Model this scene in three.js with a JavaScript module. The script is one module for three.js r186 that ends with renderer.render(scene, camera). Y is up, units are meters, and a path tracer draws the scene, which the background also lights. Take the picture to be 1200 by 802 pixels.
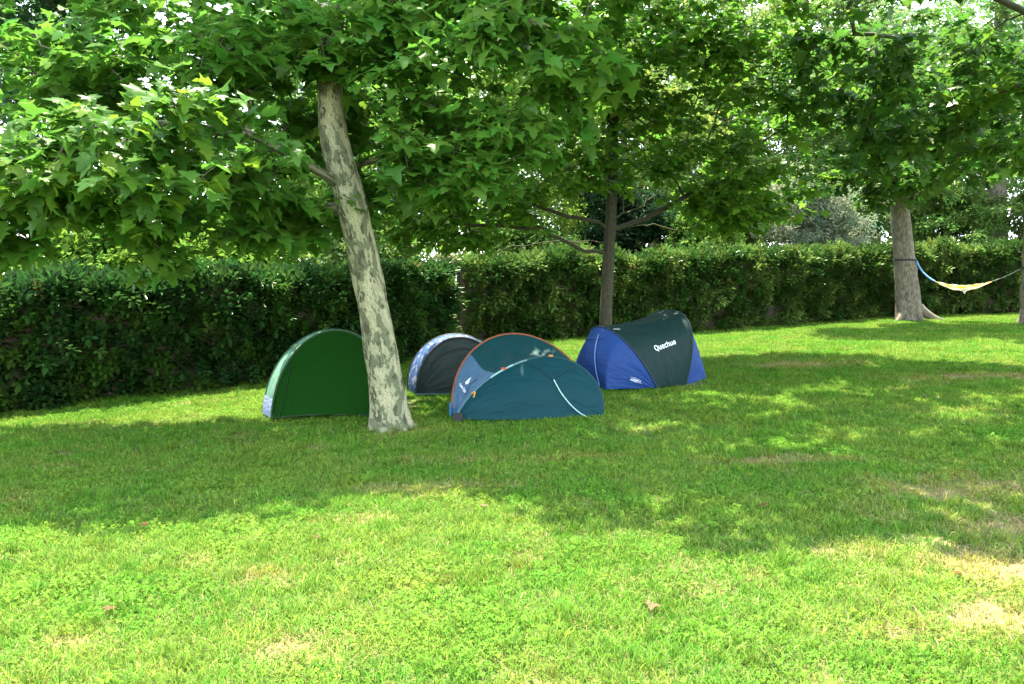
import * as THREE from 'three';
import { mergeGeometries } from 'three/addons/utils/BufferGeometryUtils.js';
import { createNoise2D, createNoise3D } from 'simplex-noise';

// ---------------------------------------------------------------- camera, sky, sun, exposure
const scene = new THREE.Scene();
const camera = new THREE.PerspectiveCamera(46.1, 1024 / 684, 0.1, 900);
camera.position.set(0, 1.6, 0);
camera.rotation.set(THREE.MathUtils.degToRad(-4.61), 0, 0);
camera.updateMatrixWorld(true);

const renderer = new THREE.WebGLRenderer({ antialias: true });
renderer.toneMapping = THREE.LinearToneMapping;
renderer.toneMappingExposure = 5.7;
renderer.shadowMap.enabled = true;

const elevation = THREE.MathUtils.degToRad(69), azimuth = THREE.MathUtils.degToRad(-12); // 0 = straight ahead of the camera, negative = left
const sunDir = new THREE.Vector3(Math.sin(azimuth) * Math.cos(elevation), Math.sin(elevation), -Math.cos(azimuth) * Math.cos(elevation));
// bright hazy summer sky: pale at the horizon, soft blue overhead, the same all round
{
  const W = 64, H = 128, data = new Float32Array(W * H * 4);
  for (let j = 0; j < H; j++) {
    const up = Math.max(0, Math.sin(((j + 0.5) / H - 0.5) * Math.PI)), k = Math.pow(1 - up, 2.2), c = [0.46 + 0.5 * k, 0.58 + 0.42 * k, 0.77 + 0.26 * k];
    for (let i = 0; i < W; i++) data.set([...c, 1], (j * W + i) * 4);
  }
  const t = new THREE.DataTexture(data, W, H, THREE.RGBAFormat, THREE.FloatType);
  t.mapping = THREE.EquirectangularReflectionMapping; t.magFilter = t.minFilter = THREE.LinearFilter; t.needsUpdate = true;
  scene.background = t; scene.environment = t;
}
const sun = new THREE.DirectionalLight(new THREE.Color().setRGB(1, 0.91, 0.73), 4.4);
sun.name = 'sun';
sun.position.copy(sunDir).multiplyScalar(60);
sun.castShadow = true;
sun.shadow.mapSize.set(4096, 4096);
Object.assign(sun.shadow.camera, { left: -40, right: 40, top: 40, bottom: -40, near: 1, far: 160 });
scene.add(sun, sun.target);

// ---------------------------------------------------------------- helpers
function mulberry(seed) {
  let a = seed >>> 0;
  return () => { a = (a + 0x6d2b79f5) | 0; let t = Math.imul(a ^ (a >>> 15), 1 | a); t = (t + Math.imul(t ^ (t >>> 7), 61 | t)) ^ t; return ((t ^ (t >>> 14)) >>> 0) / 4294967296; };
}
let rnd = mulberry(7);
const rr = (a, b) => a + (b - a) * rnd();
const gauss = () => (rnd() + rnd() + rnd() + rnd() - 2) * 0.866;
const n2 = createNoise2D(mulberry(11)), n3 = createNoise3D(mulberry(12));
const fbm = (x, y, o = 4) => { let s = 0, a = 0.5, f = 1; for (let i = 0; i < o; i++, a *= 0.5, f *= 2.03) s += a * n2(x * f + i * 17.3, y * f - i * 9.1); return s; };
const V = (x, y, z) => new THREE.Vector3(x, y, z);
const smooth = (a, b, x) => THREE.MathUtils.smoothstep(x, a, b);
const lin = (r, g, b) => new THREE.Color().setRGB(r, g, b);

// the lawn rises gently away from the camera and to one side
const groundY = (x, z) => { const d = Math.min(Math.max(-z, -10), 60), xx = Math.max(-30, Math.min(30, x)); return 0.026 * xx + 0.014 * d + 0.018 * n2(x * 0.6, z * 0.6) + 0.008 * n2(x * 2.1 + 5, z * 2.1); };

const used = new Map();
function numbered(name) { const k = used.get(name) ?? 0; used.set(name, k + 1); return k ? name + '_' + String(k).padStart(3, '0') : name; }
function tag(o, label, category, group, kind) {
  Object.assign(o.userData, { label, category });
  if (group) o.userData.group = group;
  if (kind) o.userData.kind = kind;
  return o;
}
function thing(name, label, category, [x, y, z] = [0, 0, 0], turn = 0, group) {
  const o = new THREE.Group(); o.name = numbered(name); o.position.set(x, y, z); o.rotation.y = turn; scene.add(o);
  return tag(o, label, category, group);
}
function part(name, geo, mat, parent, label) {
  const m = new THREE.Mesh(geo, mat); m.name = name; m.castShadow = m.receiveShadow = true; parent.add(m);
  if (label) m.userData.label = label;
  return m;
}
const std = (c, o = {}) => new THREE.MeshStandardMaterial({ color: c, roughness: 0.9, side: THREE.DoubleSide, ...o });
const phys = (c, o = {}) => new THREE.MeshPhysicalMaterial({ color: c, roughness: 0.9, side: THREE.DoubleSide, ...o });

function dataTex(w, h, fn, srgb = true) {
  const d = new Uint8Array(w * h * 4);
  for (let y = 0; y < h; y++) for (let x = 0; x < w; x++) {
    const c = fn(x / w, y / h), i = (y * w + x) * 4;
    d[i] = Math.max(0, Math.min(255, c[0] * 255)); d[i + 1] = Math.max(0, Math.min(255, c[1] * 255)); d[i + 2] = Math.max(0, Math.min(255, c[2] * 255)); d[i + 3] = 255;
  }
  const t = new THREE.DataTexture(d, w, h);
  t.wrapS = t.wrapT = THREE.RepeatWrapping; t.magFilter = THREE.LinearFilter; t.minFilter = THREE.LinearMipmapLinearFilter; t.generateMipmaps = true;
  if (srgb) t.colorSpace = THREE.SRGBColorSpace;
  t.needsUpdate = true;
  return t;
}
// noise that repeats over the unit square
const tileNoise = (u, v, f, seed = 0) => {
  const a = u * Math.PI * 2, b = v * Math.PI * 2, r = f / (Math.PI * 2);
  return 0.5 * (n3(Math.cos(a) * r + seed, Math.sin(a) * r, Math.cos(b) * r * 1.01 + seed * 2.3) + n3(Math.sin(a) * r + 31 + seed, Math.sin(b) * r, Math.cos(a) * r - Math.cos(b) * r));
};

// a grid surface: fn(u, v) -> Vector3
function sheet(fn, nu, nv, uvFn) {
  const pos = [], uv = [], idx = [];
  for (let j = 0; j <= nv; j++) for (let i = 0; i <= nu; i++) {
    const p = fn(i / nu, j / nv); pos.push(p.x, p.y, p.z);
    const t = uvFn ? uvFn(i / nu, j / nv) : [i / nu, j / nv]; uv.push(t[0], t[1]);
  }
  for (let j = 0; j < nv; j++) for (let i = 0; i < nu; i++) { const a = j * (nu + 1) + i, b = a + 1, c = a + nu + 1, d = c + 1; idx.push(a, b, d, a, d, c); }
  const g = new THREE.BufferGeometry();
  g.setAttribute('position', new THREE.Float32BufferAttribute(pos, 3)); g.setAttribute('uv', new THREE.Float32BufferAttribute(uv, 2)); g.setIndex(idx); g.computeVertexNormals();
  return g;
}
// a tube through points with a radius at each; shape(angle, along) scales the radius; closed by a tip
function tube(points, radii, seg = 7, shape, uRepeat = 1) {
  const pos = [], uv = [], idx = [], n = points.length, T = V(0, 0, 0), N = V(0, 0, 0), B = V(0, 0, 0);
  let ref = null, along = 0;
  for (let i = 0; i < n; i++) {
    T.copy(points[Math.min(i + 1, n - 1)]).sub(points[Math.max(i - 1, 0)]).normalize();
    if (!ref) ref = Math.abs(T.z) > 0.85 ? V(1, 0, 0) : V(0, 0, 1);
    N.copy(ref).addScaledVector(T, -ref.dot(T)).normalize(); ref = N.clone(); B.crossVectors(T, N);
    if (i) along += points[i].distanceTo(points[i - 1]);
    for (let k = 0; k <= seg; k++) {
      const a = (k / seg) * Math.PI * 2, r = radii[i] * (shape ? shape(a, along) : 1);
      pos.push(points[i].x + (N.x * Math.cos(a) + B.x * Math.sin(a)) * r, points[i].y + (N.y * Math.cos(a) + B.y * Math.sin(a)) * r, points[i].z + (N.z * Math.cos(a) + B.z * Math.sin(a)) * r);
      uv.push((k / seg) * uRepeat, along);
    }
  }
  const w = seg + 1;
  for (let i = 0; i < n - 1; i++) for (let k = 0; k < seg; k++) { const a = i * w + k; idx.push(a, a + 1, a + w + 1, a, a + w + 1, a + w); }
  const g = new THREE.BufferGeometry();
  g.setAttribute('position', new THREE.Float32BufferAttribute(pos, 3)); g.setAttribute('uv', new THREE.Float32BufferAttribute(uv, 2)); g.setIndex(idx); g.computeVertexNormals();
  // weld the seam's normals
  const nn = g.attributes.normal;
  for (let i = 0; i < n; i++) { const a = i * w, b = a + seg, x = nn.getX(a) + nn.getX(b), y = nn.getY(a) + nn.getY(b), z = nn.getZ(a) + nn.getZ(b), l = Math.hypot(x, y, z) || 1; nn.setXYZ(a, x / l, y / l, z / l); nn.setXYZ(b, x / l, y / l, z / l); }
  return g;
}
const catmull = (pts, n) => new THREE.CatmullRomCurve3(pts, false, 'centripetal').getPoints(n);
function trackAlong(ctrl, n) { // ctrl: [[Vector3, radius] ...]
  const c = new THREE.CatmullRomCurve3(ctrl.map((q) => q[0]), false, 'centripetal'), P = [], R = [], m = ctrl.length - 1;
  for (let i = 0; i <= n; i++) { const u = i / n, k = Math.min(m - 1, Math.floor(u * m)), f = u * m - k; P.push(c.getPoint(u)); R.push(ctrl[k][1] + (ctrl[k + 1][1] - ctrl[k][1]) * f); }
  return [P, R];
}

// a plane-tree leaf, five pointed lobes, 1 unit wide, base at the origin
function planeLeaf(variant) {
  const r = mulberry(100 + variant), out = [[0, 0], [0.2, -0.06], [0.5, 0.12], [0.34, 0.24], [0.36, 0.32], [0.56, 0.55], [0.31, 0.55], [0.2, 0.6], [0.21, 0.72], [0, 1.0]];
  const pos = [0, 0.02, 0.34], idx = [], uv = [0.5, 0.34], ring = [];
  const curl = 0.05 + 0.75 * r() * r(), fold = 0.4 * r() - 0.05, twist = (r() - 0.5) * 0.5, slim = 0.85 + 0.25 * r();
  const put = (x, z) => { x *= slim * (1 + 0.22 * (r() - 0.5)); z += 0.07 * (r() - 0.5); pos.push(x, Math.abs(x) * fold - curl * (z - 0.34) ** 2 - 0.08 * r() + twist * x * (z - 0.3), z); uv.push(x + 0.5, z); ring.push(pos.length / 3 - 1); };
  for (const [x, z] of out) put(x, z);
  for (const [x, z] of out.slice(1, -1).reverse()) put(-x, z);
  for (let i = 0; i < ring.length; i++) idx.push(0, ring[i], ring[(i + 1) % ring.length]);
  const p0 = pos.length / 3; // petiole
  pos.push(-0.012, 0.0, 0.03, 0.012, 0.0, 0.03, 0, -0.02, -0.35); uv.push(0.5, 0, 0.5, 0, 0.5, 0); idx.push(p0, p0 + 1, p0 + 2);
  const g = new THREE.BufferGeometry();
  g.setAttribute('position', new THREE.Float32BufferAttribute(pos, 3)); g.setAttribute('uv', new THREE.Float32BufferAttribute(uv, 2)); g.setIndex(idx.reverse()); g.computeVertexNormals();
  return g;
}
function ovalLeaf(w) { // four faces folded along the midrib
  const g = new THREE.BufferGeometry();
  g.setAttribute('position', new THREE.Float32BufferAttribute([0, 0, 0, 0, -0.2, 1, -w * 0.9, w * 0.3 - 0.02, 0.34, -w * 0.75, w * 0.25 - 0.1, 0.7, w * 0.9, w * 0.3 - 0.02, 0.34, w * 0.75, w * 0.25 - 0.1, 0.7], 3));
  g.setAttribute('uv', new THREE.Float32BufferAttribute(new Float32Array(12), 2));
  g.setIndex([0, 3, 2, 0, 1, 3, 0, 4, 5, 0, 5, 1]); g.computeVertexNormals();
  return g;
}

const M4 = new THREE.Matrix4(), Q = new THREE.Quaternion(), X = V(0, 0, 0), Y = V(0, 0, 0), Z = V(0, 0, 0);
function facing(pos, normal, dir, scale) { // matrix that lays +z along dir with +y near normal
  Z.copy(dir).normalize(); X.crossVectors(normal, Z); if (X.lengthSq() < 1e-6) X.set(1, 0, 0); X.normalize(); Y.crossVectors(Z, X);
  return new THREE.Matrix4().makeBasis(X, Y, Z).scale(V(scale, scale, scale)).setPosition(pos);
}
function instanced(name, geo, mat, list, parent) { // list: [[Matrix4, Color] ...]
  const m = new THREE.InstancedMesh(geo, mat, Math.max(1, list.length)); m.name = name; m.castShadow = m.receiveShadow = true; m.count = list.length;
  list.forEach(([mx, c], i) => { m.setMatrixAt(i, mx); if (c) m.setColorAt(i, c); });
  m.userData.kind = 'stuff';
  parent.add(m);
  return m;
}
// the same as real, joined geometry with a colour per vertex: quicker to draw where copies overlap
function joined(name, geos, mat, sets, parent) {
  let nv = 0, ni = 0; sets.forEach((q, i) => { nv += q.length * geos[i].attributes.position.count; ni += q.length * geos[i].index.count; });
  if (!nv) return null;
  const P = new Float32Array(nv * 3), N = new Float32Array(nv * 3), C = new Float32Array(nv * 3), I = new Uint32Array(ni), v = V(0, 0, 0), nm = new THREE.Matrix3();
  let a = 0, b = 0;
  sets.forEach((q, i) => {
    const gp = geos[i].attributes.position, gn = geos[i].attributes.normal, gi = geos[i].index.array;
    for (const [m, c] of q) {
      nm.getNormalMatrix(m);
      for (let k = 0; k < gi.length; k++) I[b++] = gi[k] + a;
      for (let k = 0; k < gp.count; k++, a++) { v.fromBufferAttribute(gp, k).applyMatrix4(m).toArray(P, a * 3); v.fromBufferAttribute(gn, k).applyMatrix3(nm).normalize().toArray(N, a * 3); C[a * 3] = c.r; C[a * 3 + 1] = c.g; C[a * 3 + 2] = c.b; }
    }
  });
  const g = new THREE.BufferGeometry();
  g.setAttribute('position', new THREE.BufferAttribute(P, 3)); g.setAttribute('normal', new THREE.BufferAttribute(N, 3)); g.setAttribute('color', new THREE.BufferAttribute(C, 3)); g.setIndex(new THREE.BufferAttribute(I, 1));
  const o = part(name, g, mat, parent); o.userData.kind = 'stuff';
  return o;
}
const inverse = new THREE.Matrix4().copy(camera.matrixWorld).invert(), tanV = Math.tan(THREE.MathUtils.degToRad(23.05)), tanH = tanV * 1.497, probe = V(0, 0, 0);
const framed = (p, margin = 1) => { probe.copy(p).applyMatrix4(inverse); const d = -probe.z; return d > 0.3 && Math.abs(probe.x) < d * tanH * margin && Math.abs(probe.y) < d * tanV * margin ? d : 0; };

// ---------------------------------------------------------------- lawn and ground
const barePatches = [[3.3, 5.4, 1.0, 0.42], [2.55, 4.05, 0.55, 0.4], [2.2, 3.4, 0.5, 0.26], [1.9, 4.3, 0.3, 0.14], [-0.55, 5.75, 0.7, 0.22], [0.15, 5.95, 0.22, 0.12], [-1.0, 5.1, 0.4, 0.13], [-1.35, 4.1, 0.3, 0.13], [-0.45, 6.6, 0.6, 0.16], [0.6, 6.6, 0.5, 0.14], [2.2, 6.3, 0.8, 0.16], [-0.85, 3.3, 0.3, 0.16], [0.4, 5.3, 0.2, 0.12], [1.5, 3.3, 0.3, 0.1], [4.3, 12, 1.2, 0.5], [6.2, 10.4, 1.4, 0.4], [-1.2, 7.95, 0.55, 0.3], [2.9, 4.6, 0.5, 0.2], [3.3, 3.6, 0.7, 0.35]];
function bareness(x, z) { // 0 grass ... 1 open soil
  const d = -z; let b = 0;
  for (const [px, pd, rx, rd] of barePatches) { const q = Math.hypot((x - px) / rx, (d - pd) / rd) + 0.6 * fbm(x * 2.3 + 3, z * 2.3, 3) + 0.55 * fbm(x * 9 + 3, z * 9, 2); b = Math.max(b, (px > 2 ? 1 : 0.6) * (1 - smooth(0.45, 1.15, q))); }
  const w = fbm(x * 0.9 + 40, z * 0.9, 4) + 0.4 * fbm(x * 3.5, z * 3.5 + 9, 2);
  return Math.min(1, Math.max(b, 0.6 * smooth(0.3, 0.66, w + 0.12 * smooth(1, 4, x) * (1 - smooth(4, 8, d)))));
}
const soilTex = dataTex(1024, 1024, (u, v) => {
  const a = tileNoise(u, v, 14, 1), b = tileNoise(u, v, 60, 4), c = tileNoise(u, v, 190, 8), k = 0.5 + 0.3 * a + 0.3 * b + 0.35 * c, g = smooth(-0.2, 0.5, tileNoise(u, v, 30, 13) + 0.5 * c);
  return [0.34 + 0.36 * k - 0.1 * g, 0.3 + 0.32 * k + 0.0 * g, 0.2 + 0.2 * k - 0.07 * g];
});
const soilBump = dataTex(512, 512, (u, v) => { const k = 0.5 + 0.3 * tileNoise(u, v, 30, 2) + 0.3 * tileNoise(u, v, 120, 5); return [k, k, k]; }, false);
{
  const mat = std(0xffffff, { map: soilTex, bumpMap: soilBump, bumpScale: 0.012, vertexColors: true, roughness: 1 });
  const build = (x0, x1, z0, z1, step, skip) => {
    const nx = Math.round((x1 - x0) / step), nz = Math.round((z1 - z0) / step), g = sheet((u, v) => { const x = x0 + u * (x1 - x0), z = z1 + v * (z0 - z1); return V(x, groundY(x, z), z); }, nx, nz, (u, v) => [(x0 + u * (x1 - x0)) / 1.7, (z0 + (1 - v) * (z1 - z0)) / 1.7]);
    const p = g.attributes.position, col = new Float32Array(p.count * 3);
    for (let i = 0; i < p.count; i++) { const b = skip ? 0.3 : bareness(p.getX(i), p.getZ(i)); col.set([0.42 + 0.58 * b, 0.62 + 0.3 * b, 0.3 + 0.6 * b], i * 3); }
    g.setAttribute('color', new THREE.BufferAttribute(col, 3));
    return g;
  };
  // one sheet: fine near the camera, coarse to the horizon
  const near = build(-14, 18, -24, 4, 0.16);
  const far = [];
  for (const [x0, x1, z0, z1] of [[-400, -14, -400, 60], [18, 400, -400, 60], [-14, 18, -400, -24], [-14, 18, 4, 60]]) {
    const g = sheet((u, v) => { const x = x0 + u * (x1 - x0), z = z1 + v * (z0 - z1); return V(x, groundY(x, z) - 0.01, z); }, 60, 60, (u, v) => [(x0 + u * (x1 - x0)) / 1.7, (z1 + v * (z0 - z1)) / 1.7]);
    g.setAttribute('color', new THREE.BufferAttribute(new Float32Array(g.attributes.position.count * 3).map((_, i) => [0.5, 0.68, 0.36][i % 3]), 3));
    far.push(g);
  }
  const ground = new THREE.Mesh(mergeGeometries([near, ...far]), mat);
  ground.name = 'lawn_ground'; ground.receiveShadow = ground.castShadow = true; ground.userData.kind = 'structure'; ground.userData.label = 'sloping lawn ground with dry bare patches'; ground.userData.category = 'lawn';
  scene.add(ground);
}

// ---------------------------------------------------------------- materials of leaves and bark
const leafLook = { roughness: 1, specularIntensity: 0, transmission: 0.58, thickness: 0, clearcoat: 0.5, clearcoatRoughness: 0.3 };
const planeLeafMat = phys(0xffffff, { ...leafLook, vertexColors: true });
const planeLeafTints = [[0.088, 0.21, 0.024], [0.11, 0.235, 0.022], [0.065, 0.165, 0.02], [0.15, 0.255, 0.02]].map(([r, g, b]) => phys(lin(r, g, b), leafLook));
const farLeafMat = phys(0xffffff, { roughness: 1, specularIntensity: 0, transmission: 0.55, thickness: 0, clearcoat: 0.15, clearcoatRoughness: 0.45 });
const hedgeLeafMat = phys(0xffffff, { vertexColors: true, roughness: 1, specularIntensity: 0, transmission: 0.35, thickness: 0, clearcoat: 0.25, clearcoatRoughness: 0.3 });
const tint = (r, g, b, spread = 0.25) => { const k = 1 + spread * gauss(), y = 1 + 0.25 * gauss(); return lin(Math.max(0.005, r * k * y), Math.max(0.01, g * k), Math.max(0.003, b * k)); };

function barkTexture(kind) {
  if (kind === 'plane') return dataTex(512, 1024, (u, v) => {
    const w = 0.25 * tileNoise(u, v, 14, 3), a = tileNoise(u + 0.02 * w, v * 1 + 0.03 * w, 7, 21) + 0.6 * tileNoise(u, v, 22, 5) + 0.2 * tileNoise(u, v, 80, 6);
    const b = tileNoise(u, v, 12, 41) + 0.6 * tileNoise(u, v, 34, 44), c = tileNoise(u, v, 150, 9), e = tileNoise(u, v, 40, 60);
    let col = [0.68, 0.68, 0.55];                                     // pale cream inner bark
    if (a > 0.05) col = [0.46, 0.49, 0.37];                           // olive grey flakes
    if (a > 0.05 && b > 0.2) col = [0.34, 0.34, 0.25];
    if (a < -0.38) col = [0.76, 0.75, 0.62];
    if (e > 0.62) col = [0.3, 0.25, 0.18];
    const k = 0.82 * (1 + 0.1 * c + 0.08 * e);
    return [col[0] * k, col[1] * k, col[2] * k * 0.94];
  });
  return dataTex(256, 512, (u, v) => { const a = tileNoise(u, v * 0.4, 30, 3), b = tileNoise(u, v, 70, 7), c = tileNoise(u, v, 10, 9), k = 0.42 + 0.12 * a + 0.09 * b + 0.07 * c; return [k, k * 0.94, k * 0.8]; });
}
const barkBump = dataTex(512, 1024, (u, v) => { const a = tileNoise(u, v, 7, 21) + 0.6 * tileNoise(u, v, 22, 5), k = (a > 0.05 ? 0.62 : 0.4) + 0.12 * tileNoise(u, v, 60, 3) + 0.08 * tileNoise(u, v, 160, 3); return [k, k, k]; }, false);
const planeBark = std(0xffffff, { map: barkTexture('plane'), bumpMap: barkBump, bumpScale: 0.02, roughness: 0.85 });
const greyBark = std(0xffffff, { map: barkTexture('grey'), bumpMap: barkBump, bumpScale: 0.01 });
planeBark.map.repeat.set(1, 0.55); planeBark.bumpMap.repeat.set(1, 0.55); greyBark.map.repeat.set(1, 0.7);
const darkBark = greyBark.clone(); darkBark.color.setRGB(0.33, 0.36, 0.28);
const limbBark = planeBark.clone(); limbBark.color.setRGB(0.6, 0.6, 0.52);
const twigBark = std(lin(0.085, 0.085, 0.05), { roughness: 0.9 });

// ---------------------------------------------------------------- trees
const planeLeaves = [0, 1, 2, 3, 4, 5, 6, 7].map(planeLeaf);
// trunk: [[x, y, z, radius] ...] in world metres; limbs: explicit main limbs; clumps: [x, y, d, rx, ry, rz, twigs]
function plantTree(o) {
  rnd = mulberry(o.seed);
  const [bx, , bz] = o.trunk[0], by = groundY(bx, bz) - 0.03, base = V(bx, by, bz), local = (p) => p.clone().sub(base);
  const t = thing(o.name, o.label, 'tree', [bx, by, bz], 0, o.group);
  const ctrl = o.trunk.map(([x, y, z, r]) => [V(x, y, z), r]), [TP, TR] = trackAlong(ctrl, 60);
  TP[0].y = by;
  const flare = o.flare ?? 0.35, ph = rr(0, 6);
  const top = TP[60].y - TP[0].y;
  const trunkShape = (a, s) => 1 + flare * Math.exp(-s / 0.16) * (0.75 + 0.45 * Math.cos(3 * a + ph) + 0.25 * Math.cos(5 * a + 1.3 * ph)) + 0.075 * n3(Math.cos(a) * 1.2, Math.sin(a) * 1.2, s * 1.4 + o.seed) + 0.02 * n3(Math.cos(a) * 4, Math.sin(a) * 4, s * 5 + o.seed);
  // extra rings near the foot so that the flare is round
  const FP = [], FR = [];
  for (let i = 0; i <= 60; i++) { FP.push(TP[i]); FR.push(TR[i]); if (i < 3) for (const f of [0.25, 0.5, 0.75]) { FP.push(TP[i].clone().lerp(TP[i + 1], f)); FR.push(TR[i] + (TR[i + 1] - TR[i]) * f); } }
  part('trunk', tube(FP.map(local), FR, 26, trunkShape, 1), o.bark ?? planeBark, t);
  if (o.roots) for (const [ang, len, r0] of o.roots) {
    const dir = V(Math.cos(ang), 0, Math.sin(ang)), pts = [], rs = [];
    for (let i = 0; i <= 8; i++) { const f = i / 8, p = base.clone().addScaledVector(dir, TR[0] * 0.6 + len * f); p.y = groundY(p.x, p.z) + 0.32 * (1 - f) ** 2.2 - 0.03 * f; pts.push(local(p)); rs.push(r0 * (1 - 0.75 * f)); }
    part('root', tube(pts, rs, 9), o.bark ?? planeBark, t);
  }
  // skeleton
  const nodes = [];
  for (let i = 0; i <= 60; i += 2) nodes.push({ p: TP[i], parent: i ? nodes.length - 1 : -1, trunk: true, n: 0, open: TP[i].y - by > o.from });
  const grow = (from, pts, limb) => { let k = from; for (const p of pts) { nodes.push({ p, parent: k, n: 0, open: true, limb }); k = nodes.length - 1; } return k; };
  for (const L of o.limbs ?? []) { // [[x,y,z] ...] starting on the trunk
    const pts = L.map(([x, y, z]) => V(x, y, z)); let best = 0;
    nodes.forEach((n, i) => { if (n.trunk && n.p.distanceTo(pts[0]) < nodes[best].p.distanceTo(pts[0])) best = i; });
    const line = catmull([nodes[best].p, ...pts.slice(1)], 10); line.forEach((p, i) => { if (i && i < 10) p.add(V(gauss(), gauss(), gauss()).multiplyScalar(0.035)); });
    const e = grow(best, line.slice(1), true); nodes[e].min = true;
  }
  const targets = [];
  for (const [x, y, d, rx, ry, rz, n] of o.clumps) for (let i = 0; i < n; i++) {
    let q; do q = V(rr(-1, 1), rr(-1, 1), rr(-1, 1)); while (q.lengthSq() > 1);
    q.multiplyScalar(Math.pow(q.length() + 1e-3, -0.35));
    targets.push(V(x + q.x * rx, y + q.y * ry, -d + q.z * rz));
  }
  const near = (p) => { let m = 1e9; for (let i = 0; i <= 60; i += 4) m = Math.min(m, p.distanceTo(TP[i])); for (const n of nodes) if (n.limb) m = Math.min(m, p.distanceTo(n.p)); return m; };
  const order = targets.map((p) => [near(p), p]).sort((a, b) => a[0] - b[0]);
  const twigs = [];
  for (const [, p] of order) {
    let best = -1, cost = 1e9;
    for (let i = 0; i < nodes.length; i++) { const n = nodes[i]; if (!n.open) continue; const c = n.p.distanceTo(p) + 0.55 * Math.max(0, n.p.y - p.y) + (n.trunk ? 0.35 : 0); if (c < cost) { cost = c; best = i; } }
    const a = nodes[best].p, d = a.distanceTo(p), K = Math.max(2, Math.min(9, Math.ceil(d / 0.3))), mid = a.clone().lerp(p, 0.5).add(V(gauss() * 0.08 * d, 0.12 * d + gauss() * 0.06 * d, gauss() * 0.08 * d)), pts = [];
    for (let i = 1; i <= K; i++) { const f = i / K; pts.push(V(0, 0, 0).addScaledVector(a, (1 - f) ** 2).addScaledVector(mid, 2 * f * (1 - f)).addScaledVector(p, f * f)); }
    twigs.push(grow(best, pts));
  }
  for (const k of twigs) for (let i = k; i >= 0; i = nodes[i].parent) nodes[i].n++;
  const radius = (n) => Math.max(n.limb ? 0.016 : 0.0045, (o.twig ?? 0.0038) * Math.pow(Math.max(1, n.n), 0.52)) * (o.thick ?? 1);
  // tubes: a chain runs on through its busiest child
  const kids = nodes.map(() => []);
  nodes.forEach((n, i) => { if (n.parent >= 0 && !n.trunk) kids[n.parent].push(i); });
  const limbGeo = new Map();
  const chain = (start, from, root) => {
    const P = [nodes[from].p, nodes[start].p], r1 = radius(nodes[start]), R = [nodes[from].trunk ? r1 * 1.25 : Math.min(radius(nodes[from]), r1 * 1.1), r1];
    let k = start;
    while (kids[k].length) { const s = kids[k].slice().sort((x, y) => nodes[y].n - nodes[x].n); for (const q of s.slice(1)) chain(q, k, root); k = s[0]; P.push(nodes[k].p); R.push(radius(nodes[k])); }
    R[R.length - 1] *= 0.4;
    const g = tube(P.map(local), R, R[0] > 0.03 ? 9 : R[0] > 0.012 ? 6 : 4, null, 1);
    if (!limbGeo.has(root)) limbGeo.set(root, [[], []]);
    limbGeo.get(root)[R[0] > 0.016 ? 0 : 1].push(g);
  };
  nodes.forEach((n, i) => { if (n.trunk) for (const k of kids[i]) chain(k, i, k); });
  const limbs = [...limbGeo.entries()].sort((a, b) => nodes[b[0]].n - nodes[a[0]].n);
  limbs.forEach(([, [thick, thin]]) => {
    const limb = part('limb', mergeGeometries(thick.length ? thick : thin), thick.length ? o.limbBark ?? twigBark : twigBark, t);
    if (thick.length && thin.length) part('twigs', mergeGeometries(thin), twigBark, limb).userData.kind = 'stuff';
  });
  // leaves along the twigs
  const leaves = [], size = o.leaf ?? 0.19;
  for (const k of twigs) {
    const end = nodes[k].p, prev = nodes[nodes[k].parent].p, dir = end.clone().sub(prev); dir.y *= 0.5; dir.normalize();
    const sideways = V(-dir.z, 0, dir.x), len = o.twigLength ?? 0.55, count = Math.round((o.perTwig ?? 13) * rr(0.7, 1.3));
    for (let i = 0; i < count; i++) {
      const f = i / count, s = i % 2 ? 1 : -1, p = end.clone().addScaledVector(dir, (f - 0.55) * len).addScaledVector(sideways, s * rr(0.02, 0.2) * (1.2 - f)).add(V(gauss() * 0.05, gauss() * 0.09, gauss() * 0.05));
      const out = dir.clone().multiplyScalar(0.6).addScaledVector(sideways, s * rr(0.3, 1.1)).add(V(gauss() * 0.35, -rr(0.05, 0.85), gauss() * 0.35));
      const up = V(gauss() * 0.6, 1, gauss() * 0.6 + 0.1), sc = size * rr(0.4, 1.25) * (1.05 - 0.25 * f);
      leaves.push({ m: facing(local(p), up, out, sc), at: p, c: tint(...(o.tint ?? [0.088, 0.21, 0.024]), 0.22), d: framed(p) });
    }
  }
  const single = new Set(), geos = o.leaves ?? planeLeaves;
  if (o.singles) leaves.map((l, i) => [l.d, i]).filter((q) => q[0] > 0).sort((a, b) => a[0] - b[0]).slice(0, o.singles).forEach((q) => single.add(q[1]));
  const sets = geos.map(() => []);
  leaves.forEach((l, i) => {
    if (single.has(i)) { const m = part('leaf', planeLeaves[i % 8], planeLeafTints[(i * 7) % 4], t); m.applyMatrix4(l.m); } else sets[i % geos.length].push([l.m, l.c]);
  });
  if (geos === planeLeaves) joined('crown', geos, planeLeafMat, sets, t);
  else { const crown = new THREE.Group(); crown.name = 'crown'; crown.userData.kind = 'stuff'; t.add(crown); sets.forEach((q, i) => instanced('foliage', geos[i], o.leafMat, q, crown)); }
  return { t, TP, TR, base };
}

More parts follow.
